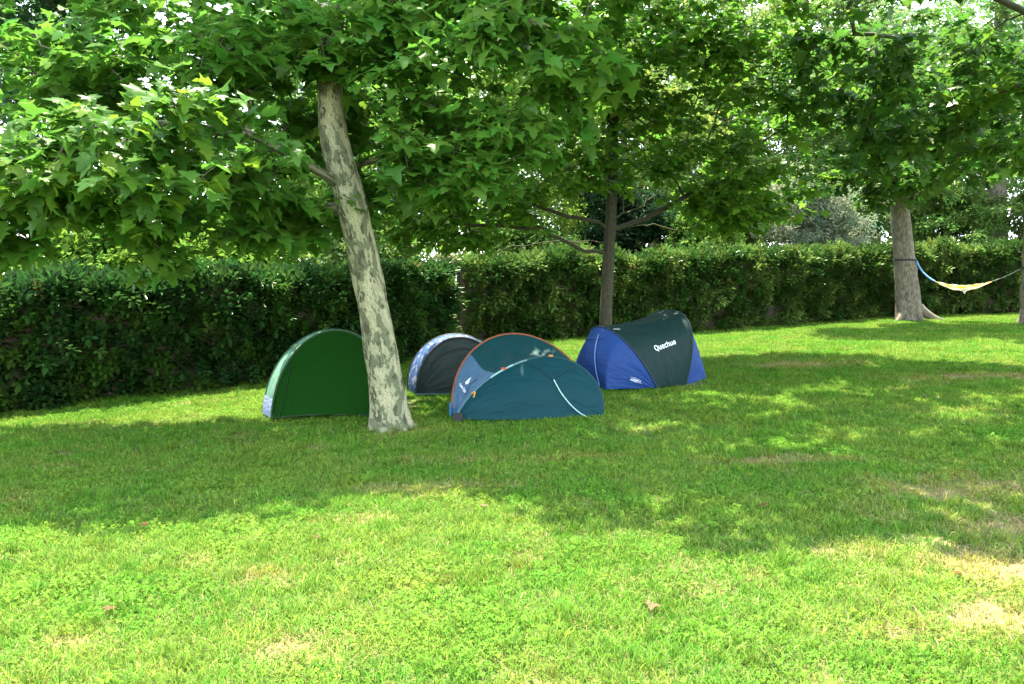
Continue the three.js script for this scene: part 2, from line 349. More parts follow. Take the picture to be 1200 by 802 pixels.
// the leaning plane tree beside the tents
plantTree({
  name: 'plane_tree', seed: 21, label: 'leaning plane tree with flaking pale bark rising between green and grey tents', from: 1.9, flare: 0.42, singles: 300, leaf: 0.18, perTwig: 16, thick: 0.85, limbBark: limbBark,
  trunk: [[-1.23, 0, -8.1, 0.19], [-1.29, 0.61, -8.1, 0.172], [-1.43, 1.47, -8.1, 0.152], [-1.6, 2.33, -8.1, 0.148], [-1.75, 2.93, -8.1, 0.138], [-1.79, 3.36, -8.1, 0.132], [-1.81, 4.2, -8.15, 0.115], [-1.85, 5.2, -8.25, 0.085], [-1.85, 6.9, -8.4, 0.02]],
  limbs: [[[-1.65, 2.5, -8.1], [-2.3, 2.85, -7.6], [-3.1, 2.9, -7.0], [-3.6, 2.6, -6.6]], [[-1.8, 4.3, -8.1], [-1.2, 4.6, -8.0], [-0.5, 4.6, -7.9], [0.2, 4.3, -7.8]], [[-1.6, 2.3, -8.1], [-2.5, 2.3, -8.4], [-3.4, 2.35, -8.5], [-4.2, 2.2, -8.4]]],
  clumps: [
    [-3.0, 2.55, 6.7, 1.25, 0.6, 0.75, 75], [-2.9, 2.25, 7.8, 1.0, 0.4, 0.8, 42], [-4.35, 2.35, 6.9, 0.6, 0.55, 0.6, 28], [-3.4, 3.7, 8.5, 1.7, 0.7, 1.0, 90], [-2.6, 3.8, 7.6, 0.7, 0.5, 0.7, 34], [-3.25, 1.8, 7.2, 0.3, 0.25, 0.2, 5], [-4.25, 2.0, 6.8, 0.35, 0.3, 0.3, 9], [-1.0, 4.0, 8.0, 0.9, 0.4, 0.6, 36], [-1.7, 3.75, 7.65, 0.5, 0.3, 0.25, 15],
    [-0.5, 2.75, 7.5, 0.65, 0.5, 0.6, 42], [-0.2, 3.5, 7.9, 1.3, 0.75, 0.9, 80], [-2.2, 2.4, 8.6, 0.9, 0.5, 0.8, 35], [-4.6, 3.2, 8.6, 1.4, 0.9, 1.2, 70], [-1.1, 3.0, 9.0, 1.3, 0.7, 0.8, 50],
    [-3.4, 5.1, 9.5, 1.6, 0.9, 1.2, 65], [-1.7, 5.4, 8.9, 1.6, 1.0, 1.3, 75], [0.2, 5.0, 8.6, 1.5, 1.0, 1.4, 75], [0.8, 6.0, 7.6, 1.2, 0.9, 1.1, 60], [-2.2, 7.0, 9.4, 1.6, 1.0, 1.4, 60], [-1.6, 5.2, 10.7, 1.3, 0.8, 1.0, 60], [0.2, 5.1, 10.5, 1.3, 0.8, 1.0, 95], [-4.9, 4.6, 9.0, 1.2, 0.9, 1.3, 45],
  ],
});
// the younger plane tree behind the tents
plantTree({
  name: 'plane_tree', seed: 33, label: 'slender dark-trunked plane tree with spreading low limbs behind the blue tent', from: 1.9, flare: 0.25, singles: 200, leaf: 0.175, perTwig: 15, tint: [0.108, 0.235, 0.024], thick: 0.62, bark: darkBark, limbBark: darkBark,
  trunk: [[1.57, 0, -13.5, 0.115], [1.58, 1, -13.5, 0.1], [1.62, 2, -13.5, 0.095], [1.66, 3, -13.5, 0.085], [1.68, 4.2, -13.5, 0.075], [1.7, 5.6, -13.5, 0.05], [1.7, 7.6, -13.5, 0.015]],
  limbs: [
    [[1.6, 2.03, -13.5], [1.06, 2.07, -13.3], [0.63, 2.3, -13.2], [0.37, 2.39, -13.1], [-0.7, 2.42, -12.9]], [[1.6, 2.43, -13.5], [1.36, 2.53, -13.4], [0.89, 2.6, -13.3], [0.5, 2.75, -13.4], [-0.23, 2.85, -13.6]],
    [[1.6, 2.17, -13.5], [1.3, 2.2, -13.7], [0.29, 2.17, -14.1], [-0.44, 2.04, -14.3]], [[1.66, 2.39, -13.5], [2.22, 2.56, -13.4], [2.65, 2.8, -13.2], [3.0, 2.96, -13.1]],
    [[1.66, 2.5, -13.5], [2.13, 2.78, -13.7], [2.44, 3.03, -13.9]], [[1.66, 2.3, -13.5], [2.35, 2.5, -13.9], [2.9, 2.42, -14.3]],
  ],
  clumps: [
    [-0.7, 2.6, 13.1, 1.2, 0.5, 1.0, 60], [3.6, 2.75, 13.2, 0.8, 0.4, 0.8, 30], [-1.8, 2.4, 13.4, 0.8, 0.4, 0.8, 25], [-1.6, 3.3, 13.0, 1.3, 0.8, 1.2, 60], [0.4, 3.4, 12.9, 1.4, 0.7, 1.1, 70], [2.9, 3.3, 13.0, 1.2, 0.7, 1.0, 60], [4.0, 3.2, 13.4, 1.2, 0.9, 1.1, 60], [1.6, 3.9, 13.0, 1.5, 0.8, 1.1, 65],
    [0.0, 4.8, 13.3, 1.8, 1.0, 1.4, 75], [3.0, 4.8, 13.2, 1.7, 1.0, 1.3, 75], [-2.2, 4.6, 13.4, 1.2, 1.0, 1.2, 45], [1.6, 6.2, 13.6, 2.0, 1.1, 1.5, 80], [4.6, 4.6, 13.6, 1.2, 1.0, 1.0, 45], [0.6, 4.9, 11.9, 1.3, 0.7, 0.8, 60], [2.3, 4.7, 12.3, 1.3, 0.7, 0.8, 60], [3.3, 5.6, 12.6, 1.3, 0.8, 1.0, 60],
  ],
});
// two trees that carry the hammock
const hammockTree = plantTree({
  name: 'shade_tree', seed: 45, label: 'grey-barked tree with a dark strap round its trunk and a spreading root', from: 3.0, flare: 0.22, singles: 0, leaf: 0.2, perTwig: 13, bark: greyBark, group: 'trees carrying the hammock', tint: [0.065, 0.155, 0.02],
  trunk: [[9.8, 0.5, -19.8, 0.31], [9.69, 1.5, -19.8, 0.255], [9.58, 2.33, -19.8, 0.232], [9.46, 3.28, -19.8, 0.215], [9.25, 5, -19.7, 0.2], [9.1, 7.5, -19.6, 0.06]], roots: [[0.35, 0.7, 0.13], [2.6, 0.45, 0.11], [1.3, 0.4, 0.1]],
  clumps: [[8.0, 4.6, 17.6, 1.7, 0.9, 1.5, 85], [9.6, 4.5, 18.4, 1.7, 0.9, 1.2, 85], [10.9, 4.9, 18.3, 1.5, 0.9, 1.2, 60], [7.2, 5.8, 18.2, 1.6, 1.1, 1.4, 70], [9.2, 6.5, 18.6, 2.0, 1.2, 1.6, 90], [8.8, 3.7, 19.0, 1.0, 0.5, 0.8, 40], [7.2, 4.1, 18.6, 0.9, 0.6, 0.8, 30]],
});
const otherTree = plantTree({
  name: 'shade_tree', seed: 51, label: 'smooth grey trunk beyond the free end of the hammock', from: 3.2, flare: 0.3, leaf: 0.2, perTwig: 13, bark: greyBark, group: 'trees carrying the hammock', tint: [0.065, 0.155, 0.02],
  trunk: [[11.72, 0.5, -18, 0.3], [11.69, 1.5, -18, 0.27], [11.66, 2.6, -18, 0.25], [11.62, 4, -18, 0.22], [11.4, 7, -18, 0.06]],
  clumps: [[11.0, 4.6, 15.6, 1.4, 0.8, 1.2, 60], [10.0, 5.4, 15.8, 1.5, 0.9, 1.3, 60], [11.6, 5.8, 17.2, 2.0, 1.2, 1.6, 80], [12.6, 4.4, 17, 1.2, 0.9, 1.2, 40]],
});
// a tree whose low boughs hang over the lawn; its trunk stands beside the view
plantTree({
  name: 'plane_tree', seed: 63, label: 'dark leafy boughs of a plane tree hanging high over the lawn', from: 2.6, flare: 0.25, singles: 200, leaf: 0.18, perTwig: 15, thick: 0.75, tint: [0.065, 0.155, 0.02],
  trunk: [[7.3, 0, -9.6, 0.24], [7.25, 1.5, -9.6, 0.2], [7.1, 3, -9.6, 0.18], [6.8, 4.5, -9.7, 0.14], [6.4, 6, -9.8, 0.09], [6.2, 8, -10, 0.02]],
  limbs: [[[7.05, 3.3, -9.6], [6.6, 4.7, -10.3], [5.8, 5.5, -11.0], [4.9, 5.6, -11.6]], [[6.8, 4.5, -9.7], [5.5, 5.6, -9.0], [4.2, 6.0, -8.4], [3.0, 6.0, -8.0]]],
  clumps: [
    [6.0, 4.3, 11.6, 1.2, 0.85, 1.1, 75], [4.9, 4.6, 12.0, 0.9, 0.7, 0.9, 45], [5.9, 3.4, 12.2, 0.9, 0.5, 0.8, 40], [7.0, 3.8, 11.2, 1.0, 0.9, 1.0, 50],
    [4.4, 6.0, 10.6, 1.8, 1.0, 1.6, 80], [2.6, 6.2, 9.2, 1.7, 0.9, 1.6, 80], [4.0, 5.8, 8.2, 1.5, 0.8, 1.4, 70], [5.6, 5.6, 8.8, 1.5, 0.9, 1.5, 70], [2.6, 5.6, 7.0, 1.1, 0.7, 0.9, 45], [4.2, 5.3, 7.1, 1.1, 0.6, 0.8, 40], [6.4, 6.6, 10.2, 1.8, 1.1, 1.8, 60], [2.2, 6.8, 11.0, 1.5, 0.9, 1.3, 50], [1.6, 6.4, 8.0, 1.0, 0.7, 0.9, 35],
  ],
});

// trees and shrubs beyond the hedge: clusters of small leaves
function cluster(seed, n, w, radius, leaf) {
  const r = mulberry(seed), g0 = ovalLeaf(w), gs = [];
  for (let i = 0; i < n; i++) {
    const a = r() * 6.283, e = Math.acos(2 * r() - 1), q = Math.cbrt(r()) * radius, p = V(Math.sin(e) * Math.cos(a) * q, Math.cos(e) * q * 0.75, Math.sin(e) * Math.sin(a) * q);
    gs.push(g0.clone().applyMatrix4(facing(p, V(r() - 0.5, 0.9, r() - 0.5), V(r() - 0.5, -0.5 * r() + 0.1, r() - 0.5), leaf * (0.7 + 0.6 * r()))));
  }
  return mergeGeometries(gs);
}
const broadClusters = [1, 2, 3].map((k) => cluster(k, 15, 0.3, 2.1, 1.0)), thinClusters = [4, 5, 6].map((k) => cluster(k, 22, 0.13, 2.1, 1.0));
function farTree(name, label, x, d, h, spread, seed, o = {}) {
  const y = groundY(x, -d), r = mulberry(seed), lean = (r() - 0.5) * 0.8, clumps = [], low = o.low ?? 0.28;
  const n = o.n ?? 8;
  for (let i = 0; i < n; i++) { const a = (i / n) * 6.283 + r(), f = low + (0.95 - low) * ((i * 0.618) % 1), q = spread * (0.35 + 0.45 * r()) * Math.sin(Math.PI * Math.min(0.92, Math.max(0.25, f))); clumps.push([x + lean * f + Math.cos(a) * q, y + h * f, d + Math.sin(a) * q * 0.8, spread * 0.55, h * 0.15, spread * 0.5, o.twigs ?? 36]); }
  const r0 = o.r0 ?? 0.02 * h;
  return plantTree({ name, label, seed, group: o.group, from: Math.max(0.4, h * (low - 0.1)), flare: 0.3, leaf: o.leaf ?? 0.16, perTwig: 7, twigLength: 1.0, leaves: o.thin ? thinClusters : broadClusters, leafMat: farLeafMat, tint: o.tint ?? [0.075, 0.15, 0.03], bark: greyBark,
    trunk: [[x, y, -d, r0], [x + lean * 0.2, y + h * 0.3, -d, r0 * 0.8], [x + lean * 0.6, y + h * 0.6, -d, r0 * 0.5], [x + lean, y + h * 0.93, -d, r0 * 0.12]], clumps });
}
const farTrees = [
  ['broadleaf_tree', 'dark tall tree behind the clipped hedge, sky showing through its crown', -9.2, 16.5, 9, 3.6, 301, { tint: [0.04, 0.1, 0.03], leaf: 0.14, low: 0.36, n: 9 }],
  ['broadleaf_tree', 'broad green tree behind the hedge and the leaning plane tree', -4.6, 21, 9.5, 3.6, 302, { tint: [0.138, 0.250, 0.044] }],
  ['broadleaf_tree', 'bright green tree behind the ivy-covered post', -0.4, 23, 9, 3.4, 303, { tint: [0.188, 0.300, 0.050] }],
  ['broadleaf_tree', 'yellow-green tree behind the slender plane tree and the hedge', 3.6, 26, 9.5, 3.6, 304, { tint: [0.225, 0.325, 0.062] }],
  ['broadleaf_tree', 'tall pale green tree behind the hedge and the silvery shrub', 7.6, 30, 12, 4.2, 305, { tint: [0.213, 0.312, 0.075] }],
  ['broadleaf_tree', 'light green tree behind the hedge and the strapped trunk', 12.4, 29, 11, 4.2, 306, { tint: [0.175, 0.275, 0.075] }],
  ['forked_tree', 'tree with a grey forked trunk behind the hedge and hammock', 15.6, 26, 10, 3.8, 307, { tint: [0.138, 0.237, 0.062], low: 0.34, r0: 0.36 }],
  ['broadleaf_tree', 'green tree behind the forked trunk at the hedge end', 21, 29, 11, 4.2, 308, { tint: [0.138, 0.237, 0.062] }],
  ['broadleaf_tree', 'far dark tree beyond the pale green tree', 3.5, 38, 14, 5, 309, { tint: [0.13, 0.21, 0.06], leaf: 0.2 }],
  ['broadleaf_tree', 'far tree filling the gap behind the broad green tree', -9, 33, 13, 5, 310, { tint: [0.150, 0.263, 0.062], leaf: 0.2 }],
  ['broadleaf_tree', 'far tree beyond the light green tree and the hedge', 17.5, 39, 14, 5.5, 311, { tint: [0.163, 0.263, 0.075], leaf: 0.2 }],
  ['broadleaf_tree', 'far tree beyond the tall dark tree and the clipped hedge', -22, 26, 12, 4.0, 312, { tint: [0.12, 0.21, 0.05], leaf: 0.2 }],
  ['broadleaf_tree', 'very tall far tree beyond the silvery shrub and pale green tree', 10.8, 37, 15, 5.5, 314, { tint: [0.175, 0.275, 0.075], leaf: 0.2 }],
  ['broadleaf_tree', 'far pale tree beyond the bright green tree and ivy post', -3, 35, 14, 5, 315, { tint: [0.175, 0.288, 0.062], leaf: 0.2 }],
  ['broadleaf_tree', 'very tall far tree beyond the light green tree and the forked trunk', 15, 35, 17, 6, 316, { tint: [0.12, 0.22, 0.06], leaf: 0.2, low: 0.35 }],
  ['broadleaf_tree', 'very tall far tree rising behind the yellow-green tree', 6, 34, 16, 5.5, 317, { tint: [0.13, 0.23, 0.05], leaf: 0.2, low: 0.35 }],
  ['dark_cypress', 'dark evergreen behind the hedge beside the slender plane tree', 3.2, 21.5, 3.9, 1.3, 313, { tint: [0.018, 0.045, 0.016], low: 0.15, leaf: 0.12, n: 7, twigs: 40 }],
];
for (const [name, label, x, d, h, s, seed, o] of farTrees) farTree(name, label, x, d, h, s, seed, { ...o, group: 'trees beyond the hedge' });
const shrubs = [
  ['lime-green sunlit shrub above the clipped hedge near the dark tree', -6.3, 12.6, 2.5, 1.3, 331, [0.12, 0.24, 0.03]], ['yellow-green leafy shrub behind the clipped hedge beside the broad tree', -5.2, 14.6, 2.7, 1.4, 332, [0.13, 0.25, 0.03]],
  ['pale shrub behind the clipped hedge and the leaning trunk', -2.9, 17.0, 2.5, 1.3, 333, [0.12, 0.2, 0.05]], ['green shrub behind the loose hedge and the grey tent', 0.4, 19.6, 2.6, 1.3, 334, [0.09, 0.17, 0.03]],
  ['leafy shrub filling the gap behind the hedge and the hammock', 13.2, 24, 3.6, 1.9, 336, [0.1, 0.18, 0.035]], ['tall shrub behind the hedge under the forked trunk', 17, 24.6, 3.8, 2.0, 337, [0.09, 0.16, 0.03]], ['wide shrub behind the hedge beside the silvery olive shrub', 6.6, 24.5, 3.4, 1.8, 338, [0.1, 0.18, 0.03]], ['dense shrub behind the hedge and the strapped trunk', 10.8, 25.5, 3.8, 1.8, 339, [0.09, 0.16, 0.035]],
  ['sunlit yellow shrub behind the loose hedge by the dark evergreen', 4.9, 21.2, 3.0, 1.3, 335, [0.13, 0.24, 0.04]],
];
for (const [label, x, d, h, s, seed, tnt] of shrubs) farTree('garden_shrub', label, x, d, h, s, seed, { tint: tnt, low: 0.3, leaf: 0.12, n: 7, twigs: 26, r0: 0.05, group: 'shrubs just beyond the hedge' });
farTree('olive_shrub', 'silvery olive shrub with thin leaves standing above the loose hedge', 8.9, 23.5, 4.2, 1.7, 341, { tint: [0.26, 0.31, 0.2], low: 0.35, leaf: 0.13, n: 8, twigs: 34, thin: true, r0: 0.1 });

// ---------------------------------------------------------------- hedges
const sprigs = [1, 2, 3, 4].map((k) => {
  const r = mulberry(900 + k), g0 = ovalLeaf(0.24), gs = [];
  for (let i = 0; i < 10; i++) { const a = i * 2.4, f = i / 10, p = V(Math.cos(a) * 0.012, Math.sin(a) * 0.012, f * 0.2 - 0.06); gs.push(g0.clone().applyMatrix4(facing(p, V(-Math.sin(a) * 0.3, 1, 0.3), V(Math.cos(a), Math.sin(a) * 0.8, 0.4 + 0.9 * f + 0.4 * r()), 0.105 * (0.75 + 0.5 * r())))); }
  return mergeGeometries(gs);
});
function hedge(name, label, path, width, height, seed, tones, density, wild = 0.03) {
  rnd = mulberry(seed);
  const curve = new THREE.CatmullRomCurve3(path.map(([x, d]) => V(x, 0, -d)), false, 'centripetal'), L = curve.getLength(), h0 = curve.getPointAt(0), t = thing(name, label, 'hedge', [h0.x, groundY(h0.x, h0.z), h0.z]), base = t.position.clone();
  const frame = (s) => { const p = curve.getPointAt(Math.min(1, Math.max(0, s))), q = curve.getTangentAt(Math.min(1, Math.max(0, s))); return [p, V(-q.z, 0, q.x)]; }; // the normal towards the lawn
  const topAt = (s) => height * (1 + 0.04 * n2(s * L * 0.5, seed) + wild * n2(s * L * 1.9, seed + 4) + 0.5 * wild * n2(s * L * 4.7, seed + 9)), bulge = (s, v) => 0.14 * n2(s * L * 0.8 + seed, v * 2) + 0.1 * n2(s * L * 2.6, v * 5 + seed);
  // the woody inside
  const N = 160, ring = [[0.5, 0], [0.5, 0.965], [-0.5, 0.965], [-0.5, 0]];
  const core = sheet((u, v) => { const [p, n] = frame(u), k = Math.min(2.999, v * 3), i = Math.floor(k), f = k - i, a = ring[i][0] + (ring[i + 1][0] - ring[i][0]) * f, b = ring[i][1] + (ring[i + 1][1] - ring[i][1]) * f; return V(p.x, groundY(p.x, p.z), p.z).addScaledVector(n, a * 0.16 + 0.03 * n2(u * L * 3, v * 9)).add(V(0, b * topAt(u) - 0.05, 0)).sub(base); }, N, 12);
  part('branches', core, std(lin(0.16, 0.13, 0.09), { roughness: 1 }), t, 'dense woody inside of the hedge');
  const sets = sprigs.map(() => []);
  const put = (p, n, s, v) => {
    const tone = tones(s, v), m = facing(p.sub(base), V(gauss() * 0.4, 1, gauss() * 0.4), n.clone().add(V(gauss() * 0.5, 0.25 + gauss() * 0.45, gauss() * 0.5)), rr(0.7, 1.35));
    sets[Math.floor(rnd() * 4)].push([m, rnd() < 0.004 ? tint(0.2, 0.13, 0.05, 0.3) : tint(...tone, 0.35)]);
  };
  const face = Math.round(L * height * density);
  for (let i = 0; i < face; i++) { const s = rnd(), v = rnd(), [p, n] = frame(s), q = V(p.x, groundY(p.x, p.z) + v * topAt(s), p.z).addScaledVector(n, width / 2 + bulge(s, v) - 0.38 * rnd() ** 1.3 + (rnd() < 0.03 ? 0.12 * rnd() : 0) - (v > 0.95 ? 0.05 : 0)); put(q, n.clone(), s, v); }
  for (let i = 0; i < L * width * density * 0.9; i++) { const s = rnd(), w = rr(-0.5, 0.5), [p, n] = frame(s), q = V(p.x, groundY(p.x, p.z) + topAt(s) - 0.06 + 0.09 * rnd() ** 3 + 0.03 * gauss(), p.z).addScaledVector(n, w * width); put(q, V(gauss() * 0.5, 1, gauss() * 0.5), s, 1); }
  for (let i = 0; i < face * 0.35; i++) { const s = rnd(), v = rnd(), [p, n] = frame(s), q = V(p.x, groundY(p.x, p.z) + v * topAt(s), p.z).addScaledVector(n, -width / 2); put(q, n.clone().negate(), s, v); }
  for (let i = 0; i < L * 14; i++) { const s = rnd(), [p, n] = frame(s), q = V(p.x, groundY(p.x, p.z) + topAt(s) + rr(0, 0.1 + 2.5 * wild) * rnd(), p.z).addScaledVector(n, rr(-0.5, 0.5) * width); put(q, V(gauss() * 0.3, 1, gauss() * 0.3), s, 1); }
  joined('foliage', sprigs, hedgeLeafMat, sets, t);
  return t;
}
hedge('laurel_hedge', 'dark clipped laurel hedge behind the green tent', [[-10.5, 4.2], [-8.4, 6.9], [-6.35, 9.65], [-4.0, 11.8], [-2.1, 14.2], [-1.45, 15.6]], 0.85, 1.48, 71, (s, v) => { const k = smooth(-0.1, 0.5, n2(s * 14, v * 2)); return [0.035 + 0.025 * k, 0.095 + 0.045 * k, 0.022]; }, 215);
hedge('garden_hedge', 'loose sunlit hedge running behind the blue tent and the hammock', [[-1.1, 16.4], [0.6, 17.5], [4.3, 18.65], [9.72, 21.3], [13.4, 21.7], [19, 23.5], [25, 26]], 0.95, 1.66, 72, (s, v) => { const k = smooth(-0.05, 0.55, n2(s * 22, v * 1.5) + 0.4 * n2(s * 70, v * 4)); return [0.05 + 0.08 * k, 0.11 + 0.1 * k, 0.02 + 0.025 * k]; }, 195, 0.06);
// post wrapped in ivy between the hedges
{
  rnd = mulberry(77);
  const x = -1.28, z = -15.55, y = groundY(x, z), t = thing('ivy_post', 'ivy-covered wooden post standing between the two hedges', 'post', [x, y, z]);
  part('post', tube([V(0, -0.05, 0), V(0.01, 0.8, 0), V(0, 1.75, 0.01)], [0.06, 0.055, 0.05], 10), greyBark, t);
  const sets = sprigs.map(() => []);
  for (let i = 0; i < 210; i++) { const a = rr(0, 6.283), n = V(Math.cos(a), 0, Math.sin(a)), p = V(0, rr(0.05, 1.85), 0).addScaledVector(n, rr(0.04, 0.17)); sets[i % 4].push([facing(p, V(gauss() * 0.3, 1, gauss() * 0.3), n.add(V(0, rr(-0.6, 0.3), 0)), rr(0.6, 1.0)), tint(0.13, 0.18, 0.06, 0.25)]); }
  joined('ivy', sprigs, hedgeLeafMat, sets, t);
}

// ---------------------------------------------------------------- tents
const fabricBump = dataTex(512, 512, (u, v) => { const k = 0.5 + 0.35 * tileNoise(u, v, 5, 3) + 0.18 * tileNoise(u, v, 13, 8) + 0.03 * tileNoise(u, v, 90, 2); return [k, k, k]; }, false);
const fabric = (c, o = {}) => phys(c, { roughness: 0.62, bumpMap: fabricBump, bumpScale: 0.018, ...o });
const thinFabric = (c, tr, o = {}) => phys(c, { roughness: 1, specularIntensity: 0.3, transmission: tr, thickness: 0, bumpMap: fabricBump, bumpScale: 0.014, ...o });
const pw = (x, e) => Math.sign(x) * Math.pow(Math.abs(x), e);
function hoop(Lp, Rp, T, e = 1) { const C = Lp.clone().lerp(Rp, 0.5), A = Rp.clone().sub(Lp).multiplyScalar(0.5), B = T.clone().sub(C); return (t) => C.clone().addScaledVector(A, -pw(Math.cos(Math.PI * t), e)).addScaledVector(B, pw(Math.sin(Math.PI * t), e)); }
const loft = (a, b, opt = {}) => (u, v) => { const t = (opt.t0 ?? 0) + u * ((opt.t1 ?? 1) - (opt.t0 ?? 0)), p = a(t).lerp(b(t), v); if (opt.warp) p.add(opt.warp(t, v)); return p; };
const tubeAlong = (f, r, n = 40, t0 = 0, t1 = 1, seg = 8) => { const P = [], R = []; for (let i = 0; i <= n; i++) { P.push(f(t0 + (t1 - t0) * (i / n))); R.push(r); } return tube(P, R, seg); };
const black = std(lin(0.012, 0.013, 0.013), { roughness: 0.6 });
const canvasTex = (w, h, draw) => { const c = document.createElement('canvas'); c.width = w; c.height = h; draw(c.getContext('2d'), w, h); const t = new THREE.CanvasTexture(c); t.colorSpace = THREE.SRGBColorSpace; return t; };
function peg(parent, p, dir) { part('peg', tube([p.clone().add(V(0, 0.05, 0)).addScaledVector(dir, 0.03), p.clone().add(V(0, -0.06, 0))], [0.005, 0.004], 6), std(lin(0.5, 0.5, 0.5), { metalness: 0.8, roughness: 0.4 }), parent); }

{ // green tent beside the trunk
  const x = -1.87, z = -8.55, t = thing('green_tent', 'plain green dome tent beside the leaning tree trunk', 'tent', [x, groundY(x, z), z], 0);
  const F = hoop(V(-0.72, 0, 0), V(0.6, 0, -0.02), V(-0.04, 0.94, -0.16)), B = hoop(V(-0.9, 0.01, -0.3), V(0.58, 0, -0.42), V(-0.14, 0.925, -0.5)), R = hoop(V(-0.78, 0, -1.0), V(0.5, 0, -1.1), V(-0.03, 0.32, -1.35));
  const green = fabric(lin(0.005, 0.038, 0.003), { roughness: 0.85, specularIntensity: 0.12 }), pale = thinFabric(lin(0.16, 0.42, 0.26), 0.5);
  const floor = (tt) => { const p = F(tt), k = Math.sin(Math.PI * tt); return V(p.x * 0.99, 0.005 + 0.05 * k * k, 0.06 * k); };
  part('front_panel', sheet(loft(F, floor, { warp: (tt, v) => V(0, 0, -0.05 * Math.sin(Math.PI * tt) * Math.sin(Math.PI * v) + 0.012 * Math.sin(19 * tt + 5 * v + 2 * Math.sin(7 * tt)) * v + 0.006 * Math.sin(47 * tt - 8 * v) * v * v) }), 60, 24, (u, v) => [u * 1.5, v]), green, t);
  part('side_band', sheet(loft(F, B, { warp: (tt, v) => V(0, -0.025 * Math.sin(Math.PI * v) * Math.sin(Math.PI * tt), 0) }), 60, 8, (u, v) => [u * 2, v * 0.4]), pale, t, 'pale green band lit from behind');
  part('rear_panel', sheet(loft(B, R), 60, 14, (u, v) => [u * 2, v]), thinFabric(lin(0.05, 0.17, 0.05), 0.25), t);
  part('rear_skirt', sheet(loft(R, (q) => { const p = R(q); p.y = 0; p.z -= 0.03; return p; }), 40, 4), green, t);
  part('pole', tubeAlong(F, 0.011), std(lin(0.02, 0.06, 0.02)), t);
  part('pole', tubeAlong(B, 0.011), std(lin(0.03, 0.09, 0.05)), t);
  part('strap', sheet((u, v) => F(0.285 + 0.02 * v).lerp(B(0.285 + 0.02 * v), u).add(V(-0.012, 0.012, 0)), 8, 2), std(lin(0.02, 0.07, 0.025)), t);
  part('corner_patch', sheet((u, v) => F(0.0 + 0.07 * v).lerp(B(0.0 + 0.07 * v), u).add(V(-0.008, 0.004, 0.004)), 8, 4), thinFabric(lin(0.35, 0.42, 0.6), 0.3), t);
  const face = loft(F, floor, { warp: (tt, v) => V(0, 0, -0.05 * Math.sin(Math.PI * tt) * Math.sin(Math.PI * v)) }), zipPts = []; for (let i = 0; i <= 24; i++) zipPts.push(face(0.16 + 0.0035 * i, 0.98 - 0.9 * (i / 24)).add(V(0, 0, 0.012)));
  part('door_zip', tube(zipPts, zipPts.map(() => 0.005), 5), std(lin(0.004, 0.02, 0.004)), t);
  part('hem', tubeAlong((q) => floor(0.02 + 0.96 * q), 0.009), std(lin(0.01, 0.03, 0.01)), t);
  peg(t, V(-0.76, 0, 0.04), V(-0.5, 0, 0.5)); peg(t, V(0.63, 0, 0.02), V(0.5, 0, 0.5));
}
{ // grey tent behind
  const x = -0.64, z = -10.05, t = thing('grey_tent', 'small dark grey dome tent with a blue patterned side band', 'tent', [x, groundY(x, z), z], 0.1);
  const F = hoop(V(-0.56, 0.01, 0), V(0.56, 0, 0), V(0.0, 0.71, -0.1)), B = hoop(V(-0.68, 0.01, -0.35), V(0.66, 0, -0.4), V(-0.06, 0.73, -0.5)), R = hoop(V(-0.6, 0, -1.0), V(0.6, 0, -1.1), V(-0.03, 0.25, -1.3));
  const grey = fabric(lin(0.017, 0.032, 0.027), { bumpScale: 0.012, roughness: 0.5, specularIntensity: 0.45 });
  const fold = (tt, v) => { const p = Math.atan2(1 - v, tt + 0.02); return 0.016 * Math.sin(17 * p + 2.2 * Math.sin(5 * p)) * v * Math.min(1, (1 - tt) * 1.6); };
  part('door_panel', sheet(loft(F, (q) => V(F(q).x, 0.01, 0.03), { warp: (tt, v) => V(0, 0, -0.03 * Math.sin(Math.PI * v) * Math.sin(Math.PI * tt) + fold(tt, v)) }), 90, 30), grey, t);
  const pattern = canvasTex(512, 128, (c, w, h) => { c.fillStyle = '#6f8fc4'; c.fillRect(0, 0, w, h); const r = mulberry(5); for (let i = 0; i < 420; i++) { c.fillStyle = ['#dfe7f4', '#3f76b8', '#2f8fb0', '#e9eef6'][Math.floor(r() * 4)]; c.beginPath(); c.ellipse(r() * w, r() * h, 3 + 7 * r(), 2 + 4 * r(), r() * 3, 0, 7); c.fill(); } });
  part('side_band', sheet(loft(F, B), 60, 6), thinFabric(lin(0.34, 0.36, 0.42), 0.15, { map: pattern }), t, 'blue and white flower-patterned band');
  part('rear_panel', sheet(loft(B, R), 60, 12), grey, t);
  part('rear_skirt', sheet(loft(R, (q) => { const p = R(q); p.y = 0; p.z -= 0.03; return p; }), 40, 4), grey, t);
  part('pole_sleeve', tubeAlong(F, 0.018), black, t);
  part('pole', tubeAlong(B, 0.01), black, t);
  const arc = hoop(V(-0.36, 0.3, 0), V(0.38, 0.33, 0), V(0.02, 0.57, -0.05));
  part('door_zip', tubeAlong((q) => arc(q).add(V(0, 0, -0.028)), 0.007, 30), black, t);
  part('groundsheet_edge', tube([V(-0.57, 0.012, 0.03), V(0, 0.01, 0.045), V(0.57, 0.01, 0.03)], [0.012, 0.012, 0.012], 6), std(lin(0.12, 0.2, 0.22)), t);
}
